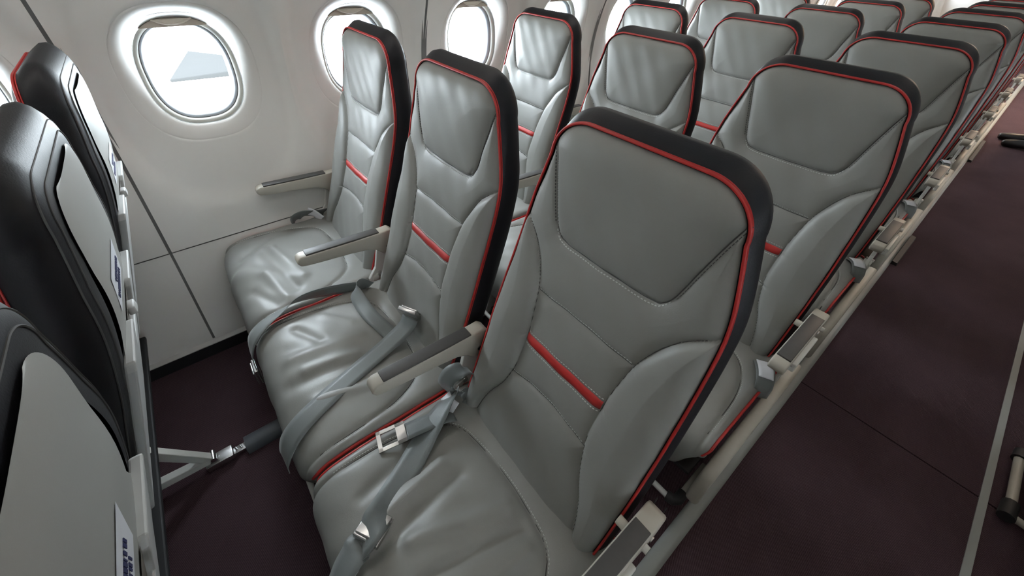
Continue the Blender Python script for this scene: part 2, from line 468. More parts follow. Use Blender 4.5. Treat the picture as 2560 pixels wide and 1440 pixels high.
child_world(wt.build('wing_panel', 'wing_skin', bevel=0.02), aw)

# ------------------------------------------------------------------ seat geometry (local: x from seat centre, y from row, z above floor)
P_ROW = 0.75
ZP = [.20, .30, .40, .46, .545, .705, .81, .89, 1.0, 1.099, 1.3]; YP = [-.22, -.19, -.155, -.135, -.105, -.055, -.02, .002, .014, .021, .03]
_z2 = np.linspace(0.2, 1.3, 441); _y2 = np.interp(_z2, ZP, YP)
_y2 = np.convolve(np.pad(_y2, 14, mode='reflect', reflect_type='odd'), np.ones(29)/29, 'valid')
def Yb(z): return np.interp(z, _z2, _y2)
WZ = [.20, .33, .40, .53, .66, .75, .83, .91, .975, 1.03]; WX = [.195, .205, .212, .2145, .2145, .212, .209, .2035, .188, .1725]
_w3 = np.convolve(np.pad(np.interp(np.linspace(.2, 1.03, 167), WZ, WX), 7, mode='reflect', reflect_type='odd'), np.ones(15)/15, 'valid')
ZT = 1.099
def Wb(z):
    z = np.asarray(z, float)
    c = .10 + .0725*np.sqrt(np.clip(1-((z-1.03)/(ZT-1.03))**2, 0, 1))
    return np.where(z > 1.03, c, np.interp(z, np.linspace(.2, 1.03, 167), _w3))
ZB = 0.33
zs_out = np.concatenate([np.linspace(ZB, 1.03, 60), 1.03 + (ZT-1.03)*np.sin(np.linspace(0, np.pi/2, 16))[1:]])
right = np.stack([Wb(zs_out), zs_out], 1)
topx = np.linspace(.10, -.10, 16)[1:-1]
outline = np.vstack([right, np.stack([topx, np.full(len(topx), ZT)], 1), (right*[-1, 1])[::-1]])      # right-bottom up, over, down left

def seg_dist(px, pz, poly):
    d = np.full(px.shape, 9.0)
    for a, b in zip(poly[:-1], poly[1:]):
        ab = np.array(b)-np.array(a); L = ab@ab + 1e-12
        t = np.clip(((px-a[0])*ab[0]+(pz-a[1])*ab[1])/L, 0, 1)
        d = np.minimum(d, np.hypot(px-a[0]-t*ab[0], pz-a[1]-t*ab[1]))
    return d
def inpoly(px, pz, poly):
    c = np.zeros(px.shape, bool); n = len(poly)
    for i in range(n):
        a, b = poly[i], poly[(i+1) % n]
        cond = ((a[1] > pz) != (b[1] > pz)) & (px < (b[0]-a[0])*(pz-a[1])/((b[1]-a[1]) + 1e-15) + a[0])
        c ^= cond
    return c
head_half = [(.168, 1.060), (.156, 1.025), (.147, .995), (.137, .960), (.129, .930), (.122, .908), (.112, .893), (.098, .885), (.06, .882)]
head_seam = [(x, z) for x, z in head_half] + [(-x, z) for x, z in head_half[::-1]]
head_poly = head_seam + [(-.2, 1.06), (-.2, 1.2), (.2, 1.2), (.2, 1.06)]
wing_half = [(.204, .890), (.180, .872), (.157, .850), (.135, .814), (.117, .770), (.107, .715), (.102, .665), (.101, .60), (.107, .560), (.120, .515), (.143, .468), (.160, .410), (.172, .33), (.178, .25)]
wing_half = [tuple(p) for p in catmull([(a, b) for a, b in wing_half], 3)]
wingL = [(-x, z) for x, z in wing_half]
_wz = np.array([p[1] for p in wing_half])[::-1]; _wx = np.array([p[0] for p in wing_half])[::-1]
def xw(z): return np.interp(z, _wz, _wx)
def arch(x): return .566 + .012*(1-(np.asarray(x)/.105)**2)
S768 = [(-.118, .768), (.118, .768)]; S664 = [(-.104, .664), (.104, .664)]
SARCH = [(x, float(arch(x))) for x in np.linspace(-.108, .108, 13)]
def region(x, z):
    r = np.full(x.shape, 'neck', dtype=object)
    r[(z <= .768)] = 'upper'; r[z <= .664] = 'lumbar'; r[z <= arch(x)] = 'lower'
    wing = (np.abs(x) > xw(z)) & (z < .890)
    r[wing & (x > 0)] = 'bolsterR'; r[wing & (x < 0)] = 'bolsterL'
    r[inpoly(x, z, head_poly)] = 'head'
    return r
AMP = {'head': (.015, .030), 'bolsterR': (.026, .030), 'bolsterL': (.026, .030), 'neck': (.010, .022), 'upper': (.008, .020), 'lumbar': (.008, .020), 'lower': (.012, .030)}
def front(x, z):
    x = np.asarray(x, float); z = np.asarray(z, float)
    de = seg_dist(x, z, outline)
    ds = seg_dist(x, z, head_seam)
    for s in (wing_half, wingL, S768, S664, SARCH): ds = np.minimum(ds, seg_dist(x, z, s))
    d = np.minimum(de, ds); d = np.sqrt(d*d + .0008**2) - .0008
    r = region(x, z)
    A = np.vectorize(lambda q: AMP[q][0])(r); S = np.vectorize(lambda q: AMP[q][1])(r)
    h = A*(.45*(1-np.exp(-d/.005)) + .55*(1-np.exp(-d/S)))
    h = h + .010*(1-np.exp(-de/.016))
    # soft lumps in the leather
    h = h + .0010*np.sin(37*x+2.0)*np.sin(29*z+1.0) + .0006*np.sin(90*x + 60*z)
    return Yb(z) + .010 - h

def seat_back(parent):
    nu, = (150,)
    zl = np.concatenate([np.linspace(ZB, 1.03, 190), 1.03 + (ZT-1.03)*np.sin(np.linspace(0, np.pi/2, 34))[1:]])
    uu = np.sin(np.linspace(-1, 1, nu)*np.pi/2*0.72)/np.sin(np.pi/2*0.72)
    X = np.outer(Wb(zl), uu); Z = np.repeat(zl[:, None], nu, 1)
    Y = front(X, Z)
    e = .0012
    gx = (front(X+e, Z)-front(X-e, Z))/(2*e); gz = (front(X, Z+e)-front(X, Z-e))/(2*e)
    N = np.stack([gx, -np.ones_like(gx), gz], -1); N /= np.linalg.norm(N, axis=-1, keepdims=True)
    cx = (X[:-1, :-1]+X[1:, 1:])/2; cz = (Z[:-1, :-1]+Z[1:, 1:])/2
    R = region(cx, cz)
    names = {'head': 'headrest_panel', 'neck': 'neck_panel', 'upper': 'back_panel', 'lumbar': 'lumbar_panel', 'lower': 'lower_back_panel', 'bolsterR': 'side_bolster', 'bolsterL': 'side_bolster'}
    V = np.stack([X, Y, Z], -1)
    for key, nm in names.items():
        idx = {}; v = []; nn = []; f = []
        for i, j in zip(*np.where(R == key)):
            q = []
            for a, b in ((i, j), (i, j+1), (i+1, j+1), (i+1, j)):
                k = (a, b)
                if k not in idx: idx[k] = len(v); v.append(V[a, b]); nn.append(N[a, b])
                q.append(idx[k])
            f.append(q)
        mesh_obj(nm, v, f, 'leather', parent, True, nn)
    # red stripe across the lumbar
    sx = np.linspace(-.100, .100, 48); sz = np.array([-.0098, -.0085, 0, .0085, .0098]); bul = np.array([0.003, -.0012, -.0022, -.0012, 0.003])
    v = []; f = []
    for i, x in enumerate(sx):
        ya, yb = (float(q) for q in front(np.array([x, x]), np.array([.680, .648])))
        for k in range(5): v.append((x, yb + (ya-yb)*(sz[k]+.016)/.032 + bul[k], .664 + sz[k]))
    for i in range(len(sx)-1):
        for k in range(4): f.append((i*5+k, (i+1)*5+k, (i+1)*5+k+1, i*5+k+1))
    mesh_obj('red_stripe', v, f, 'red', parent)
    # contrast stitching
    def dashes(path, name, material, pitch=.0062, ln=.0038, w=.0011):
        P = np.array(path); seg = np.hypot(*np.diff(P, axis=0).T); s = np.concatenate([[0], np.cumsum(seg)])
        b = MB()
        for q in np.arange(.002, s[-1]-.004, pitch):
            a = np.array([np.interp(q, s, P[:, 0]), np.interp(q, s, P[:, 1])]); c = np.array([np.interp(q+ln, s, P[:, 0]), np.interp(q+ln, s, P[:, 1])])
            t = (c-a)/np.linalg.norm(c-a); n = np.array([-t[1], t[0]])*w/2
            vv = []
            for p in (a-n, c-n, c+n, a+n): vv.append((p[0], float(front(np.array([p[0]]), np.array([p[1]]))[0])-.0009, p[1]))
            vv += [(x, y+.0015, z) for x, y, z in vv]
            b.add(vv, [(0, 1, 2, 3), (0, 4, 5, 1), (1, 5, 6, 2), (2, 6, 7, 3), (3, 7, 4, 0)])
        o = b.build(name, material, parent); o['kind'] = 'stuff'; return o
    pale = []
    dashes([(x, .7725) for x in np.linspace(-.112, .112, 12)], 'stitching', 'thread')
    dashes([(x, .6785) for x in np.linspace(-.100, .100, 12)], 'stitching', 'thread')
    dashes([(x, .6495) for x in np.linspace(-.100, .100, 12)], 'stitching', 'thread')
    dashes([(x, float(arch(x))+.004) for x in np.linspace(-.104, .104, 14)], 'stitching', 'thread')
    hs = [(x, z-.0045) for x, z in head_seam if z < .91]
    dashes(catmull(hs, 4), 'stitching', 'thread')
    for s in (1, -1):
        dashes(catmull([(s*(x+.004), z) for x, z in head_half if z > .90], 4), 'stitching', 'darkthread')
    def seam(path, name, r=.0010):
        P = np.array(path); F = front(P[:, 0], P[:, 1])
        MB().tube([(p[0], y-.0004, p[1]) for p, y in zip(P, F)], r, 6).build(name, 'darkthread', parent, smooth=True)
    for w_ in (wing_half, wingL): seam([p for p in w_ if .34 < p[1] < .884], 'seam_line')
    seam(catmull([p for p in head_seam], 4), 'seam_line')
    seam([(x, .768) for x in np.linspace(-.112, .112, 40)], 'seam_line')
    seam(SARCH, 'seam_line')
    # black cover that wraps the sides and the rear edge
    T = .096
    nrm = np.zeros_like(outline)
    tg = np.gradient(outline, axis=0); tg /= np.linalg.norm(tg, axis=1, keepdims=True)
    nrm = np.stack([tg[:, 1], -tg[:, 0]], 1)            # outwards
    rings = [(-.002, .004), (.002, .009), (.0065, .019), (.0095, .032), (.009, .044), (.005, .054), (-.003, .062), (-.014, .068), (-.026, .0715), (-.040, .073), (-.055, .0735)]
    v = []; f = []; n = len(outline)
    for off, dy in rings:
        for p, q in zip(outline, nrm):
            top = min(1, max(0, (p[1]-1.02)/.075)); top = top*top*(3-2*top)
            s = p + q*off; v.append((s[0], float(Yb(s[1])) + dy*(1 + .12*min(1, max(0, (.95-s[1])/.2))), s[1] + .013*top*math.exp(-((dy-.040)/.022)**2)))
    for r in range(len(rings)-1):
        for i in range(n-1): f.append((r*n+i, r*n+i+1, (r+1)*n+i+1, (r+1)*n+i))
    cover = mesh_obj('back_cover', v, f, 'black', parent)
    # piping: cord and its flange
    b = MB()
    path = [(p[0]+q[0]*.002, float(Yb(p[1]))+.004, p[1]+q[1]*.002) for p, q in zip(outline, nrm)]
    b.tube(path, .0025, 8)
    path = [(p[0]+q[0]*.003, float(Yb(p[1]))+.0085, p[1]+q[1]*.003) for p, q in zip(outline, nrm)]
    b.tube(path, .0013, 6)
    b.build('piping', 'red', parent, smooth=True)
    # rear seams in the black cover
    b = MB()
    for off, dy in ((-.010, .0665), (-.028, .0720)):
        b.tube([(p[0]+q[0]*off, float(Yb(p[1]+q[1]*off))+dy*(1 + .12*min(1, max(0, (.95-p[1]-q[1]*off)/.2))), p[1]+q[1]*off) for p, q in zip(outline[18:-18], nrm[18:-18])], .0014, 6)
    b.build('rear_seam', 'darkthread', parent, smooth=True)
    # rear shell
    def rsc(z): return float(Yb(z)) + .0735*(1 + .12*min(1, max(0, (.95-z)/.2)))
    zl = np.concatenate([np.linspace(.22, .99, 50), .99 + .066*np.sin(np.linspace(0, np.pi/2, 14))[1:]])
    def win_(z): return np.where(z > .99, .080 + .052*np.sqrt(np.clip(1-((z-.99)/.066)**2, 0, 1)), np.interp(z, [.33, .78, .83, .99], [.165, .165, .128, .132]))
    nu = 24; uu = np.linspace(-1, 1, nu)
    v = []; f = []
    for z in zl:
        for u in uu:
            v.append((u*float(win_(z)), rsc(z) + .0022 + .003*(1-u**4), z))
    for i in range(len(zl)-1):
        for j in range(nu-1): f.append((i*nu+j, i*nu+j+1, (i+1)*nu+j+1, (i+1)*nu+j))
    shell = mesh_obj('rear_shell', v, f, 'shell', parent)
    def rear(z): return rsc(z) + .0055
    # printed label with two short lines of print
    b = MB(); b.add([(-.045, rear(.900)+.0008, .900), (.085, rear(.900)+.0006, .900), (.085, rear(.838)+.0006, .838), (-.045, rear(.838)+.0008, .838)], [(0, 1, 2, 3)])
    b.add([(-.045, rear(.900)-.004, .900), (.085, rear(.900)-.004, .900), (.085, rear(.838)-.004, .838), (-.045, rear(.838)-.004, .838)], [(3, 2, 1, 0)])
    pl = b.build('placard', 'paper', shell)
    b = MB(); rnd = random.Random(5)
    for zc, x0, x1 in ((.876, -.020, .055), (.858, -.012, .075)):
        x = x0
        while x < x1:
            w = rnd.uniform(.0018, .0045)
            b.box((x, rear(zc)+.0006, zc-.0030), (min(x+w, x1), rear(zc)+.0014, zc+.0030)); x += w + (.0010 if rnd.random() < .75 else .0034)
    o = b.build('print_lines', 'ink', shell)
    # tray table with a notch for its latch
    poly = [(-.182, .47), (-.176, .46), (.176, .46), (.182, .47), (.178, .79), (.170, .802), (.062, .802), (.055, .79), (.055, .742), (-.055, .742), (-.055, .79), (-.062, .802), (-.170, .802), (-.178, .79)]
    v = []; n = len(poly)
    for dy in (.002, .017):
        for x, z in poly: v.append((x, rear(z)-.012+dy+.004, z))
    f = [tuple(range(n)), tuple(range(2*n-1, n-1, -1))] + [(i, i+n, (i+1) % n + n, (i+1) % n) for i in range(n)]
    tb = MB().add(v, f).build('tray_table', 'table', parent, bevel=.003)
    b = MB().add([(-.055, rear(.80)+.0015, .80), (.055, rear(.80)+.0015, .80), (.055, rear(.742)+.0015, .742), (-.055, rear(.742)+.0015, .742)], [(0, 1, 2, 3)]); b.build('latch_recess', 'recess', tb)
    MB().box((-.013, rear(.785), .772), (.013, rear(.785)+.012, .790), .003).build('table_latch', 'table', tb, smooth=True)

# cushion ------------------------------------------------------------
CP = [(-.500, .205), (-.530, .245), (-.546, .295), (-.546, .338), (-.533, .368), (-.508, .386), (-.470, .394), (-.40, .394), (-.32, .390), (-.24, .388), (-.17, .386), (-.125, .380), (-.095, .360)]
cpath = catmull(CP, 14)
_s = np.concatenate([[0], np.cumsum(np.hypot(*np.diff(cpath, axis=0).T))])
CSEAM_H = [(.224, -.54), (.222, -.43), (.214, -.34), (.190, -.265), (.150, -.218), (.08, -.203), (0, -.198)]
CSEAM = [(x, y) for x, y in CSEAM_H] + [(-x, y) for x, y in CSEAM_H[::-1][1:]]
CSEAM = [tuple(p) for p in catmull(CSEAM, 3)]
HWC = .247
def cush_top(x, y, wr=()):
    """height added to the cushion surface at plan position (x, y)"""
    d = seg_dist(x, y, CSEAM); d = np.sqrt(d*d+.0015**2)-.0015
    h = .010*(.5*(1-np.exp(-d/.005)) + .5*(1-np.exp(-d/.018)))
    h = h + .010*np.exp(-((x)/.16)**2)*np.exp(-((y+.40)/.13)**2)
    for (ax, ay, bx, by, w, a) in wr:
        ab = np.array([bx-ax, by-ay]); L = ab@ab
        tt = ((x-ax)*ab[0]+(y-ay)*ab[1])/L; t = np.clip(tt, 0, 1)
        dd = np.hypot(x-ax-t*ab[0], y-ay-t*ab[1])
        h = h + a*np.exp(-(dd/w)**2)
    return h
def make_cushion(parent, wr, seed=0):
    nx = 140
    xe = np.linspace(-1, 1, nx); xe = np.sign(xe)*np.abs(xe)**.8
    rows = len(cpath)
    tg = np.gradient(cpath, axis=0); tg /= np.linalg.norm(tg, axis=1, keepdims=True)
    nr = np.stack([-tg[:, 1], tg[:, 0]], 1)     # (y,z) outward
    v = []; f = []
    rs = np.random.RandomState(seed); ph = rs.rand(6)*6.28
    for i in range(rows):
        y, z = cpath[i]
        hw = HWC - (.010*max(0, (-.525-y)/.02)**2 if y < -.525 else 0)
        hw -= .045*max(0, .34-z)/.1
        xs = xe*hw
        tx = np.clip((np.abs(xs)-(hw-.026))/.026, 0, 1)
        drop = .020*(1-np.sqrt(np.clip(1-tx*tx, 0, 1)))
        h = cush_top(xs, np.full(nx, y), wr) - drop
        h = h + .0011*np.sin(xs*38+ph[0]+y*12)*np.sin(y*33+ph[1]) + .0008*np.sin(xs*70+ph[2])*np.sin(y*55-xs*20+ph[3])
        for j in range(nx): v.append((xs[j], y + nr[i, 0]*h[j], z + nr[i, 1]*h[j]))
    for i in range(rows-1):
        for j in range(nx-1): f.append((i*nx+j, (i+1)*nx+j, (i+1)*nx+j+1, i*nx+j+1))
    # side skirts
    base = len(v)
    for side, jj in ((0, 0), (1, nx-1)):
        b0 = len(v)
        for i in range(rows):
            x, y, z = v[i*nx+jj]; v.append((x*1.0, min(max(y, -.50), -.10) if z < .33 else y, max(.20, min(z, .335))))
        for i in range(rows-1):
            a, b = i*nx+jj, (i+1)*nx+jj; c, d = b0+i+1, b0+i
            f.append((a, b, c, d) if side == 1 else (d, c, b, a))
    f = [q[::-1] for q in f]
    cu = mesh_obj('seat_cushion', v, f, 'cushion', parent)
    # red piping along both top edges and across the rear
    b = MB()
    for s in (-1, 1):
        pts = []
        for i in range(46, rows-3):
            x, y, z = v[i*nx+(0 if s < 0 else nx-1)]; pts.append((x+s*.001, y, z+.003))
        b.tube(pts, .0040, 8)
    i = rows-12
    pts = [(v[i*nx+j][0], v[i*nx+j][1]+.012, v[i*nx+j][2]+.002) for j in range(4, nx-4, 2)]
    b.tube(pts, .0036, 8)
    b.build('cushion_piping', 'red', cu, smooth=True)
    # seam round the sitting panel, with its stitches
    P = np.array(CSEAM); P = P[P[:, 1] > -.505]
    def surf(p):
        i0 = int(np.argmin(np.abs(cpath[50:, 0]-p[1]))) + 50
        return float(cpath[i0, 1] + cush_top(np.array([p[0]]), np.array([p[1]]), wr)[0])
    b = MB().tube([(p[0], p[1], surf(p)+.0003) for p in P], .0010, 6); b.build('cushion_seam', 'darkthread', cu, smooth=True)
    b = MB(); seg = np.hypot(*np.diff(P, axis=0).T); sl = np.concatenate([[0], np.cumsum(seg)])
    for q in np.arange(.01, sl[-1]-.01, .0064):
        a = np.array([np.interp(q, sl, P[:, 0]), np.interp(q, sl, P[:, 1])]); c = np.array([np.interp(q+.0038, sl, P[:, 0]), np.interp(q+.0038, sl, P[:, 1])])
        t = (c-a)/np.linalg.norm(c-a); n = np.array([-t[1], t[0]]); n = n if (n[1] > 0 or abs(a[0]) > .19 and n[0]*a[0] > 0) else -n
        a = a + n*.004; c = c + n*.004
        za, zc = surf(a)+.0006, surf(c)+.0006
        m = n*.0006; vv = [(a[0]-m[0], a[1]-m[1], za), (c[0]-m[0], c[1]-m[1], zc), (c[0]+m[0], c[1]+m[1], zc), (a[0]+m[0], a[1]+m[1], za)]
        vv += [(x, y, z-.001) for x, y, z in vv]
        b.add(vv, [(0, 1, 2, 3), (0, 4, 5, 1), (1, 5, 6, 2), (2, 6, 7, 3), (3, 7, 4, 0)])
    st = b.build('cushion_stitching', 'thread', cu); st['kind'] = 'stuff'
    return cu

# armrests -----------------------------------------------------------
def make_armrest(parent, x, aisle=False):
    """x local; pad from y -.344 to -.121, top z .584 to .572"""
    top = lambda y: .572 + (.584-.572)*(y+.121)/(-.344+.121)
    side = [(-.372, top(-.36)-.020), (-.368, top(-.36)-.008), (-.358, top(-.358)-.002), (-.20, top(-.20)-.003), (-.105, top(-.105)-.001), (-.085, .571), (-.074, .560), (-.070, .545), (-.074, .500), (-.090, .478), (-.118, .486), (-.138, .508), (-.165, .522), (-.22, .532), (-.30, .541), (-.345, .547), (-.364, .552)]
    hw = .0175
    arm = MB().prism(side, 'x', x-hw, x+hw).build('armrest', 'beige', parent, smooth=True, bevel=.004)
    pad = [(-.344, top(-.344)-.006), (-.344, top(-.344)+.002), (-.121, top(-.121)+.002), (-.121, top(-.121)-.006)]
    MB().prism(pad, 'x', x-.0150, x+.0150).build('armrest_pad', 'pad', arm, smooth=True, bevel=.0015)
    br = MB().prism([(-.130, .52), (-.085, .52), (-.098, .42), (-.120, .36), (-.175, .355), (-.178, .392), (-.150, .43)], 'x', x-.008, x+.004)
    br.prism([(-.165, .40), (-.145, .41), (-.150, .345), (-.178, .345)], 'x', x-.016, x+.010)
    br.build('armrest_bracket', 'alu', arm, bevel=.002)
    b = MB()
    b.tube([(x-.020, -.100, .512), (x+.020, -.100, .512)], .0065, 12).build('pivot_bolt', 'metal', arm, smooth=True)
    MB().tube([(x-.014, -.140, .405), (x+.012, -.140, .405)], .008, 12).build('pivot_bolt', 'metal', arm, smooth=True)
    if aisle:
        b = MB().box((x-.010, -.0745, .556), (x-.0085, -.068, .5725)).box((x+.0085, -.0745, .556), (x+.010, -.068, .5725))
        b.box((x-.0005+hw, -.30, .535), (x+.004+hw, -.24, .5365))
        b.build('cap_slot', 'rubber', arm)
        b = MB().box((x+hw-.002, -.30, .520), (x+hw+.010, -.165, .546), .003).tube([(x+hw-.002, -.138, .556), (x+hw+.008, -.138, .556)], .007, 10)
        b.build('release_lever', 'alu', arm, smooth=True)
        MB().tube([(x-hw-.018, -.128, .53), (x-hw+.004, -.128, .53)], .009, 10).build('pivot_peg', 'beige', arm, smooth=True)
    return arm

CX = {'A': .249, 'B': .755, 'C': 1.264}
AX = [0.0, .497, 1.013, 1.516]
proto = empty('airline_seat')
seat_back(proto)
back_parts = list(proto.children)

def seat_from_proto(col, row, cushion_src):
    r = proto.copy() if not (col == 'C' and row == 0) else proto
    if r is not proto:
        COL.objects.link(r)
        for ch in back_parts: copy_tree(ch, r)
    r.location = (CX[col], P_ROW*row + (.014 if row == -1 else 0), 0)
    if cushion_src is not None: copy_tree(cushion_src, r)
    return r
hold = empty('cushion_holder')
generic = make_cushion(hold, [(-.12, -.50, -.06, -.30, .03, .003), (.02, -.52, .10, -.33, .03, -.003)], 3)
arms_src = {}
for col, idxs in (('A', (0,)), ('B', (1,)), ('C', (2, 3))):
    arms_src[col] = [make_armrest(hold, AX[i]-CX[col], aisle=(i == 3)) for i in idxs]

ROWS = {'A': range(-1, 5), 'B': range(-1, 6), 'C': range(-1, 8)}
ordn = {0: 'first', 1: 'second', 2: 'third', 3: 'fourth', 4: 'fifth', 5: 'sixth', 6: 'seventh', 7: 'eighth'}
place = {'A': 'window seat', 'B': 'middle seat', 'C': 'aisle seat'}
seats = {}
for col in 'ABC':
    for row in ROWS[col]:
        s = seat_from_proto(col, row, generic if row != 0 else None)
        for a in arms_src[col]: copy_tree(a, s)
        if row == -1:
            lab = {'A': 'black-backed window seat seen from behind, nearest the window wall at left', 'B': 'black-backed middle seat seen from behind, between two others at left', 'C': 'black-backed aisle seat seen from behind, cut off at the bottom left'}[col]
        elif row == 0:
            lab = {'A': 'grey leather window seat with red piping, nearest facing row, beside the wall', 'B': 'grey leather middle seat with red piping and slack belt, nearest facing row', 'C': 'large grey leather aisle seat with red piping, nearest to the camera'}[col]
        else:
            lab = 'grey leather %s with red piping, %s facing row from the camera' % (place[col], ordn[row])
        tag(s, lab, 'seat', 'airline seats in rows of three')
        seats[col, row] = s
# the nearest row gets cushions of its own with their own creases
make_cushion(seats['A', 0], [(-.02, -.52, .12, -.36, .026, .008), (-.10, -.40, .12, -.345, .014, .006), (-.10, -.43, .16, -.385, .015, -.007), (.05, -.45, .19, -.42, .015, .006), (-.10, -.50, -.16, -.40, .02, -.006), (.10, -.50, .20, -.46, .015, -.005)], 11)
make_cushion(seats['B', 0], [(.02, -.50, .06, -.30, .020, -.008), (-.06, -.48, -.03, -.30, .018, .006), (.00, -.46, .02, -.33, .013, .006), (.10, -.47, .14, -.32, .015, .006), (-.16, -.44, -.08, -.40, .014, -.006), (-.17, -.36, -.10, -.30, .012, .004)], 12)
make_cushion(seats['C', 0], [(-.100, -.30, -.075, -.47, .013, .008), (-.060, -.28, -.03, -.48, .016, -.009), (.050, -.235, -.01, -.42, .014, .009), (.10, -.235, .055, -.42, .014, -.009), (.135, -.25, .115, -.45, .013, .008), (.165, -.28, .16, -.44, .014, -.006), (-.165, -.32, -.14, -.46, .015, -.006)], 13)
for o in list(hold.children_recursive): bpy.data.objects.remove(o)
bpy.data.objects.remove(hold)

# ------------------------------------------------------------------ seat frames, one under each row
def make_frame():
    root = empty('bench_support')
    for y, z, r in ((-.43, .27, .022), (-.17, .27, .022)):
        MB().tube([(.075, y, z), (1.50, y, z)], r, 14).build('beam', 'darkmetal', root, smooth=True)
    MB().box((.10, -.50, .185), (1.50, -.10, .20), .004).build('seat_pan', 'rubber', root)
    for x in (.575, 1.20):
        leg = MB().prism([(-.50, .02), (-.475, .02), (-.405, .26), (-.45, .27)], 'x', x-.014, x+.014)
        leg.prism([(-.035, .035), (-.010, .035), (-.16, .28), (-.20, .28)], 'x', x-.011, x+.011)
        leg.prism([(-.49, .045), (-.03, .030), (-.03, .052), (-.47, .085)], 'x', x-.012, x+.012)
        leg = leg.build('leg', 'alu', root, bevel=.002)
        MB().box((x-.018, -.53, .004), (x+.018, -.44, .028), .004).build('floor_fitting', 'metal', leg, smooth=True)
        b = MB().box((x-.020, -.045, .004), (x+.020, .030, .030), .004)
        b.tube([(x-.016, -.018, .046), (x+.016, -.018, .046)], .008, 10)
        b.build('floor_fitting', 'metal', leg, smooth=True)
        b = MB().box((x-.012, .025, .002), (x+.012, .075, .018), .003)
        for q in (.036, .048, .060): b.tube([(x-.006, q, .020), (x+.006, q+.004, .020)], .0035, 8)
        b.build('track_stud', 'metal', leg, smooth=True)
        MB().prism([(x-.028, 0), (x+.028, 0), (x+.026, .022), (x+.017, .030), (x-.017, .030), (x-.026, .022)], 'y', .062, .225).build('track_cover', 'track', root, smooth=True)
    # baggage bar with its corner joint
    MB().tube([(.11, -.555, .13), (1.490, -.555, .13)], .008, 10).build('baggage_bar', 'alu', root, smooth=True)
    MB().box((1.505, -.520, .120), (1.523, -.40, .140), .003).build('bar_return', 'beige', root)
    MB().tube([(1.488, -.555, .13), (1.505, -.552, .13), (1.514, -.540, .13), (1.514, -.515, .13)], .014, 12).build('corner_joint', 'rubber', root, smooth=True)
    return root
def make_shroud(root, y1):
    s = [(-.545, .17), (-.548, .24), (-.535, .295), (-.50, .318), (-.40, .325), (y1, .325), (y1, .17)]
    v = []; n = len(s)
    MB().prism(s, 'x', 1.520, 1.552).build('end_shroud', 'beige', root, smooth=True, bevel=.010)
fr0 = make_frame()
fr_src = {}
frames = []
for row in range(-1, 8):
    r = fr0 if row == -1 else copy_tree(fr0)
    r.location = (0, P_ROW*row, 0); frames.append((row, r))
sh_long = None
for row, r in frames:
    make_shroud(r, -.28 if row == 0 else -.02)
    nm = {-1: 'pale metal seat frame with folding struts under the row seen from behind'}.get(row, 'metal seat frame under the %s facing row of three seats' % ordn.get(row, ''))
    tag(r, nm, 'bench support', 'frames under the seat rows')

# frame leg of the seats across the aisle, just inside the right edge
fx = empty('bench_support', (2.125, 1.02, 0))
tag(fx, 'pale seat leg bar with black joints at the right edge across the aisle', 'bench support')
MB().tube([(0, .02, .03), (0, .24, .03)], .012, 12).build('leg_bar', 'beige', fx, smooth=True)
for a, b in (((-.004, -.03, .028), (0, .03, .03)), ((0, .235, .03), (.004, .275, .032))): MB().tube([a, b], .019, 12).build('joint', 'rubber', fx, smooth=True)
for a, b in (((0, -.015, .028), (.25, -.03, .03)), ((0.004, .26, .03), (.25, .40, .03))): MB().tube([a, b], .011, 12).build('cross_bar', 'beige', fx, smooth=True)

# ------------------------------------------------------------------ belts
def buckle(parent, loc, rz, rx, s=1.0, name='buckle'):
    b = MB().box((-.027*s, -.030*s, -.008*s), (.027*s, .030*s, .004*s), .003*s)
    b.box((-.024*s, -.026*s, .004*s), (.024*s, .022*s, .009*s), .002*s)
    o = b.build(name, 'metal', parent, smooth=True)
    o.location = loc; o.rotation_euler = (rx, 0, rz); return o
def tongue(parent, loc, rz, rx=0.0):
    b = MB()
    for a, c in (((-.025, -.036, -.0018), (-.016, .030, .0018)), ((.016, -.036, -.0018), (.025, .030, .0018)), ((-.025, -.036, -.0018), (.025, -.026, .0018)), ((-.025, .008, -.0018), (.025, .030, .0018))): b.box(a, c)
    o = b.build('latch_tongue', 'metal', parent, bevel=.0006); o.location = loc; o.rotation_euler = (rx, 0, rz); return o

# window seat: strap standing on edge along the gap, then over the front edge, buckle hanging
sA = seats['A', 0]; ox = CX['A']
bA = ribbon('seat_belt', [(.540-ox, -.205, .405), (.518-ox, -.26, .412), (.500-ox, -.33, .420), (.497-ox, -.40, .428), (.508-ox, -.455, .420), (.528-ox, -.510, .415), (.545-ox, -.548, .395), (.552-ox, -.566, .350), (.556-ox, -.570, .300)],
            [(0, .1, 1), (.1, 0, 1), (.25, 0, 1), (.5, 0, .8), (.9, .2, .5), (1, .35, .2), (1, .2, 0), (1, 0, 0), (1, 0, 0)], .046, sA)
buckle(bA, (.556-ox, -.574, .278), 0, math.radians(90))
# window side: strap end with white tag
bt = ribbon('seat_belt', [(-.028-ox+.03, -.150, .392), (-.012-ox+.03, -.20, .415), (-.02-ox+.03, -.245, .425), (-.03-ox+.03, -.275, .405), (-.028-ox+.03, -.285, .370)], [(.3, 0, 1), (.6, 0, 1), (.6, 0, 1), (.3, 0, 1), (.3, 0, 1)], .044, sA)
ribbon('belt_tag', [(.048-ox, -.185, .398), (.030-ox, -.205, .423), (.012-ox, -.222, .430)], [(.6, .6, .2)]*3, .034, bt, 'paper')
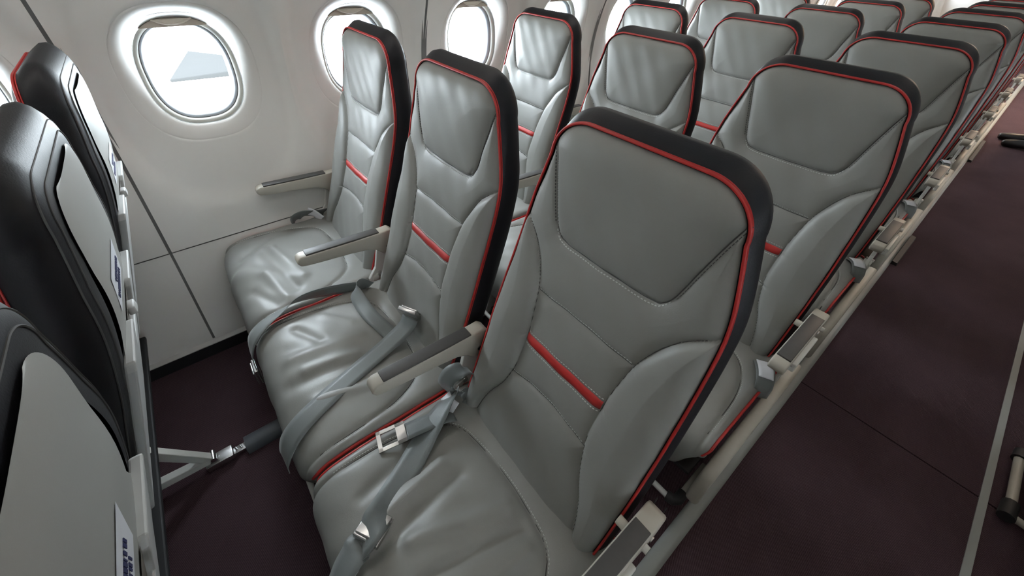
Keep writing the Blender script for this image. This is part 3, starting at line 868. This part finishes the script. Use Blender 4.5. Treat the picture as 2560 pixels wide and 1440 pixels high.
# middle seat: long strap from the buckle across the cushion and over the front edge
sB = seats['B', 0]; ox = CX['B']
bB = ribbon('seat_belt', [(.793-ox, -.172, .458), (.800-ox, -.195, .436), (.808-ox, -.260, .413), (.832-ox, -.345, .411), (.862-ox, -.430, .414), (.890-ox, -.505, .411), (.906-ox, -.548, .392), (.914-ox, -.570, .355), (.918-ox, -.572, .330)],
            [(1, .5, .0), (1, .45, 0), (1, .42, 0), (1, .42, 0), (1, .42, 0), (1, .42, -.05), (1, .3, -.1), (1, .1, -.05), (1, 0, 0)], .052, sB)
buckle(bB, (.788-ox, -.166, .470), math.radians(-152), math.radians(62), 1.05)
bB2 = ribbon('seat_belt', [(.540-ox, -.195, .400), (.545-ox, -.225, .432), (.565-ox, -.248, .428), (.615-ox, -.250, .414), (.670-ox, -.246, .408), (.725-ox, -.236, .407), (.775-ox, -.228, .407)],
             [(.3, .2, 1), (.2, .2, 1), (-.1, .7, .8), (-.1, 1, .35), (0, 1, .1), (0, 1, 0), (0, 1, 0)], .044, sB)
# aisle seat: strap doubled at the arm, running down the cushion, with the tongue lying on the joint
sC = seats['C', 0]; ox = CX['C']
bC = ribbon('seat_belt', [(1.040-ox, -.185, .405), (1.052-ox, -.215, .418), (1.078-ox, -.265, .416), (1.108-ox, -.320, .410), (1.138-ox, -.370, .410), (1.165-ox, -.418, .416), (1.190-ox, -.458, .430), (1.203-ox, -.484, .424), (1.200-ox, -.494, .412), (1.208-ox, -.515, .412), (1.222-ox, -.548, .398), (1.235-ox, -.572, .365), (1.238-ox, -.575, .30)],
            [(.2, .2, 1), (.7, .1, .6), (1, -.35, .15), (1, -.5, 0), (1, -.55, 0), (1, -.55, 0), (1, -.5, 0), (1, -.45, 0), (1, -.4, 0), (1, -.35, 0), (1, -.2, 0), (1, 0, 0), (1, 0, 0)], .055, sC)
buckle(bC, (1.189-ox, -.462, .4150), math.radians(30), math.radians(-12), 1.04)
bC2 = ribbon('seat_belt', [(1.048-ox, -.140, .470), (1.040-ox, -.160, .480), (1.028-ox, -.185, .470), (1.026-ox, -.200, .440), (1.040-ox, -.185, .410), (1.062-ox, -.165, .400), (1.085-ox, -.170, .395)],
             [(.9, .45, 0), (.9, .45, 0), (.9, .4, 0), (.9, .4, 0), (.8, .6, 0), (.6, .8, 0), (.4, .9, 0)], .044, sC)
bC3 = ribbon('seat_belt', [(1.085-ox, -.215, .402), (1.074-ox, -.255, .412), (1.066-ox, -.295, .413), (1.059-ox, -.330, .413)], [(1, .2, .2)]*4, .046, sC)
tongue(bC3, (1.050-ox, -.357, .412), math.radians(-14), math.radians(6))
ribbon('belt_tag', [(1.030-ox, -.205, .404), (1.055-ox, -.212, .412), (1.078-ox, -.205, .408)], [(.1, .8, .5)]*3, .030, bC3, 'paper')
# belt ends with white tags on the aisle side of the rows behind
for row in (1, 2, 3, 4):
    s = seats['C', row]; e = .012*((row*7) % 3-1)
    b = ribbon('seat_belt', [(.205, -.175+e, .385), (.222, -.215+e, .412), (.238, -.250+e, .418), (.250, -.272+e, .398), (.252, -.280+e, .365)], [(1, .3, .2), (1, .5, .1), (.8, .7, 0), (.7, .7, 0), (.7, .7, 0)], .046, s)
    ribbon('belt_tag', [(.214, -.200+e, .412), (.230, -.235+e, .4235), (.243, -.258+e, .418)], [(1, .5, .1), (.9, .6, 0), (.7, .7, 0)], .036, b, 'paper')

# ------------------------------------------------------------------ the other bank of seats, across the aisle and out of the picture
for row in range(-1, 5):
    for col in 'ABC':
        src = {'A': seats['A', 2], 'B': seats['B', 2], 'C': seats['C', 6]}[col]
        r = copy_tree(src); r.scale = (-1, 1, 1); r.location = (2*XMID - CX[col], P_ROW*row, 0)
        tag(r, 'grey leather %s across the aisle beyond the right edge, %s row' % (place[col], ordn[row+1]), 'seat', 'seats across the aisle')
    src = [f for q, f in frames if q == 2][0]
    r = copy_tree(src); r.scale = (-1, 1, 1); r.location = (2*XMID, P_ROW*row, 0)
    tag(r, 'metal frame across the aisle beyond the right edge, %s row' % ordn[row+1], 'bench support', 'frames across the aisle')

# ------------------------------------------------------------------ person standing in the far aisle (only a shoe and trouser hem show)
def make_person(loc, rz):
    root = empty('person', loc); root.rotation_euler = (0, 0, rz)
    tag(root, 'person in dark trousers and black shoes standing far along the aisle', 'person')
    # local: faces -Y
    def skin(name, verts, edges, radii, material, parent, rootv=0, sub=2):
        me = bpy.data.meshes.new(name); me.from_pydata(verts, edges, []); me.update()
        o = bpy.data.objects.new(name, me); COL.objects.link(o)
        sm = o.modifiers.new('skin', 'SKIN'); sk = me.skin_vertices[0].data if me.skin_vertices else None
        if sk is None:
            bpy.context.view_layer.objects.active = o
        for i, rr in enumerate(radii):
            me.skin_vertices[0].data[i].radius = (rr, rr)
        me.skin_vertices[0].data[rootv].use_root = True
        ss = o.modifiers.new('sub', 'SUBSURF'); ss.levels = sub; ss.render_levels = sub
        dg = bpy.context.evaluated_depsgraph_get(); dg.update()
        ev = o.evaluated_get(dg); m2 = bpy.data.meshes.new_from_object(ev)
        bpy.data.objects.remove(o)
        m2.materials.clear(); m2.materials.append(M[material]); m2.polygons.foreach_set('use_smooth', [True]*len(m2.polygons))
        o2 = bpy.data.objects.new(name, m2); COL.objects.link(o2); o2.parent = parent; return o2
    V = [(0, 0, .95), (0, 0, 1.15), (0, 0, 1.38), (0, -.01, 1.47), (0, -.02, 1.56), (0, -.03, 1.66), (0, -.03, 1.74),
         (.17, 0, 1.41), (.24, .01, 1.14), (.22, -.08, .90), (.20, -.11, .80), (-.17, 0, 1.41), (-.24, .01, 1.14), (-.22, -.08, .90), (-.20, -.11, .80)]
    E = [(0, 1), (1, 2), (2, 3), (3, 4), (4, 5), (5, 6), (2, 7), (7, 8), (8, 9), (9, 10), (2, 11), (11, 12), (12, 13), (13, 14)]
    Rr = [.145, .135, .13, .06, .075, .085, .06, .065, .045, .034, .035, .065, .045, .034, .035]
    body = skin('body', V, E, Rr, 'skin', root)
    V = [(0, 0, .97), (.095, 0, .88), (.10, -.01, .50), (.10, .01, .10), (-.095, 0, .88), (-.10, -.01, .50), (-.10, .01, .10)]
    skin('trousers', V, [(0, 1), (1, 2), (2, 3), (0, 4), (4, 5), (5, 6)], [.15, .10, .075, .06, .10, .075, .06], 'trouser', body)
    V = [(0, 0, .98), (0, 0, 1.18), (0, 0, 1.36), (.17, 0, 1.40), (.23, .01, 1.18), (-.17, 0, 1.40), (-.23, .01, 1.18)]
    skin('shirt', V, [(0, 1), (1, 2), (2, 3), (3, 4), (2, 5), (5, 6)], [.16, .15, .142, .078, .062, .078, .062], 'shirt', body)
    skin('hair', [(0, .0, 1.72), (0, .02, 1.78), (0, .03, 1.70)], [(0, 1), (0, 2)], [.085, .06, .07], 'hair', body)
    for s in (1, -1):
        skin('shoe', [(.10*s, .05, .045), (.10*s, -.03, .045), (.105*s, -.12, .035), (.11*s, -.185, .028)], [(0, 1), (1, 2), (2, 3)], [.040, .040, .038, .026], 'shoe', body)
    return root
make_person((1.84, 5.28, 0), math.radians(-78))

# daylight sampling through the window openings
for w in [w for w in wins if w.location.y < 4.5]:
    l = bpy.data.lights.new('window_portal', 'AREA'); l.shape = 'RECTANGLE'; l.size = .34; l.size_y = .30
    l.cycles.is_portal = True
    o = bpy.data.objects.new('window_portal', l); o.location = (-.21, w.location.y, ZW); o.rotation_euler = (0, math.radians(-90), 0); COL.objects.link(o)
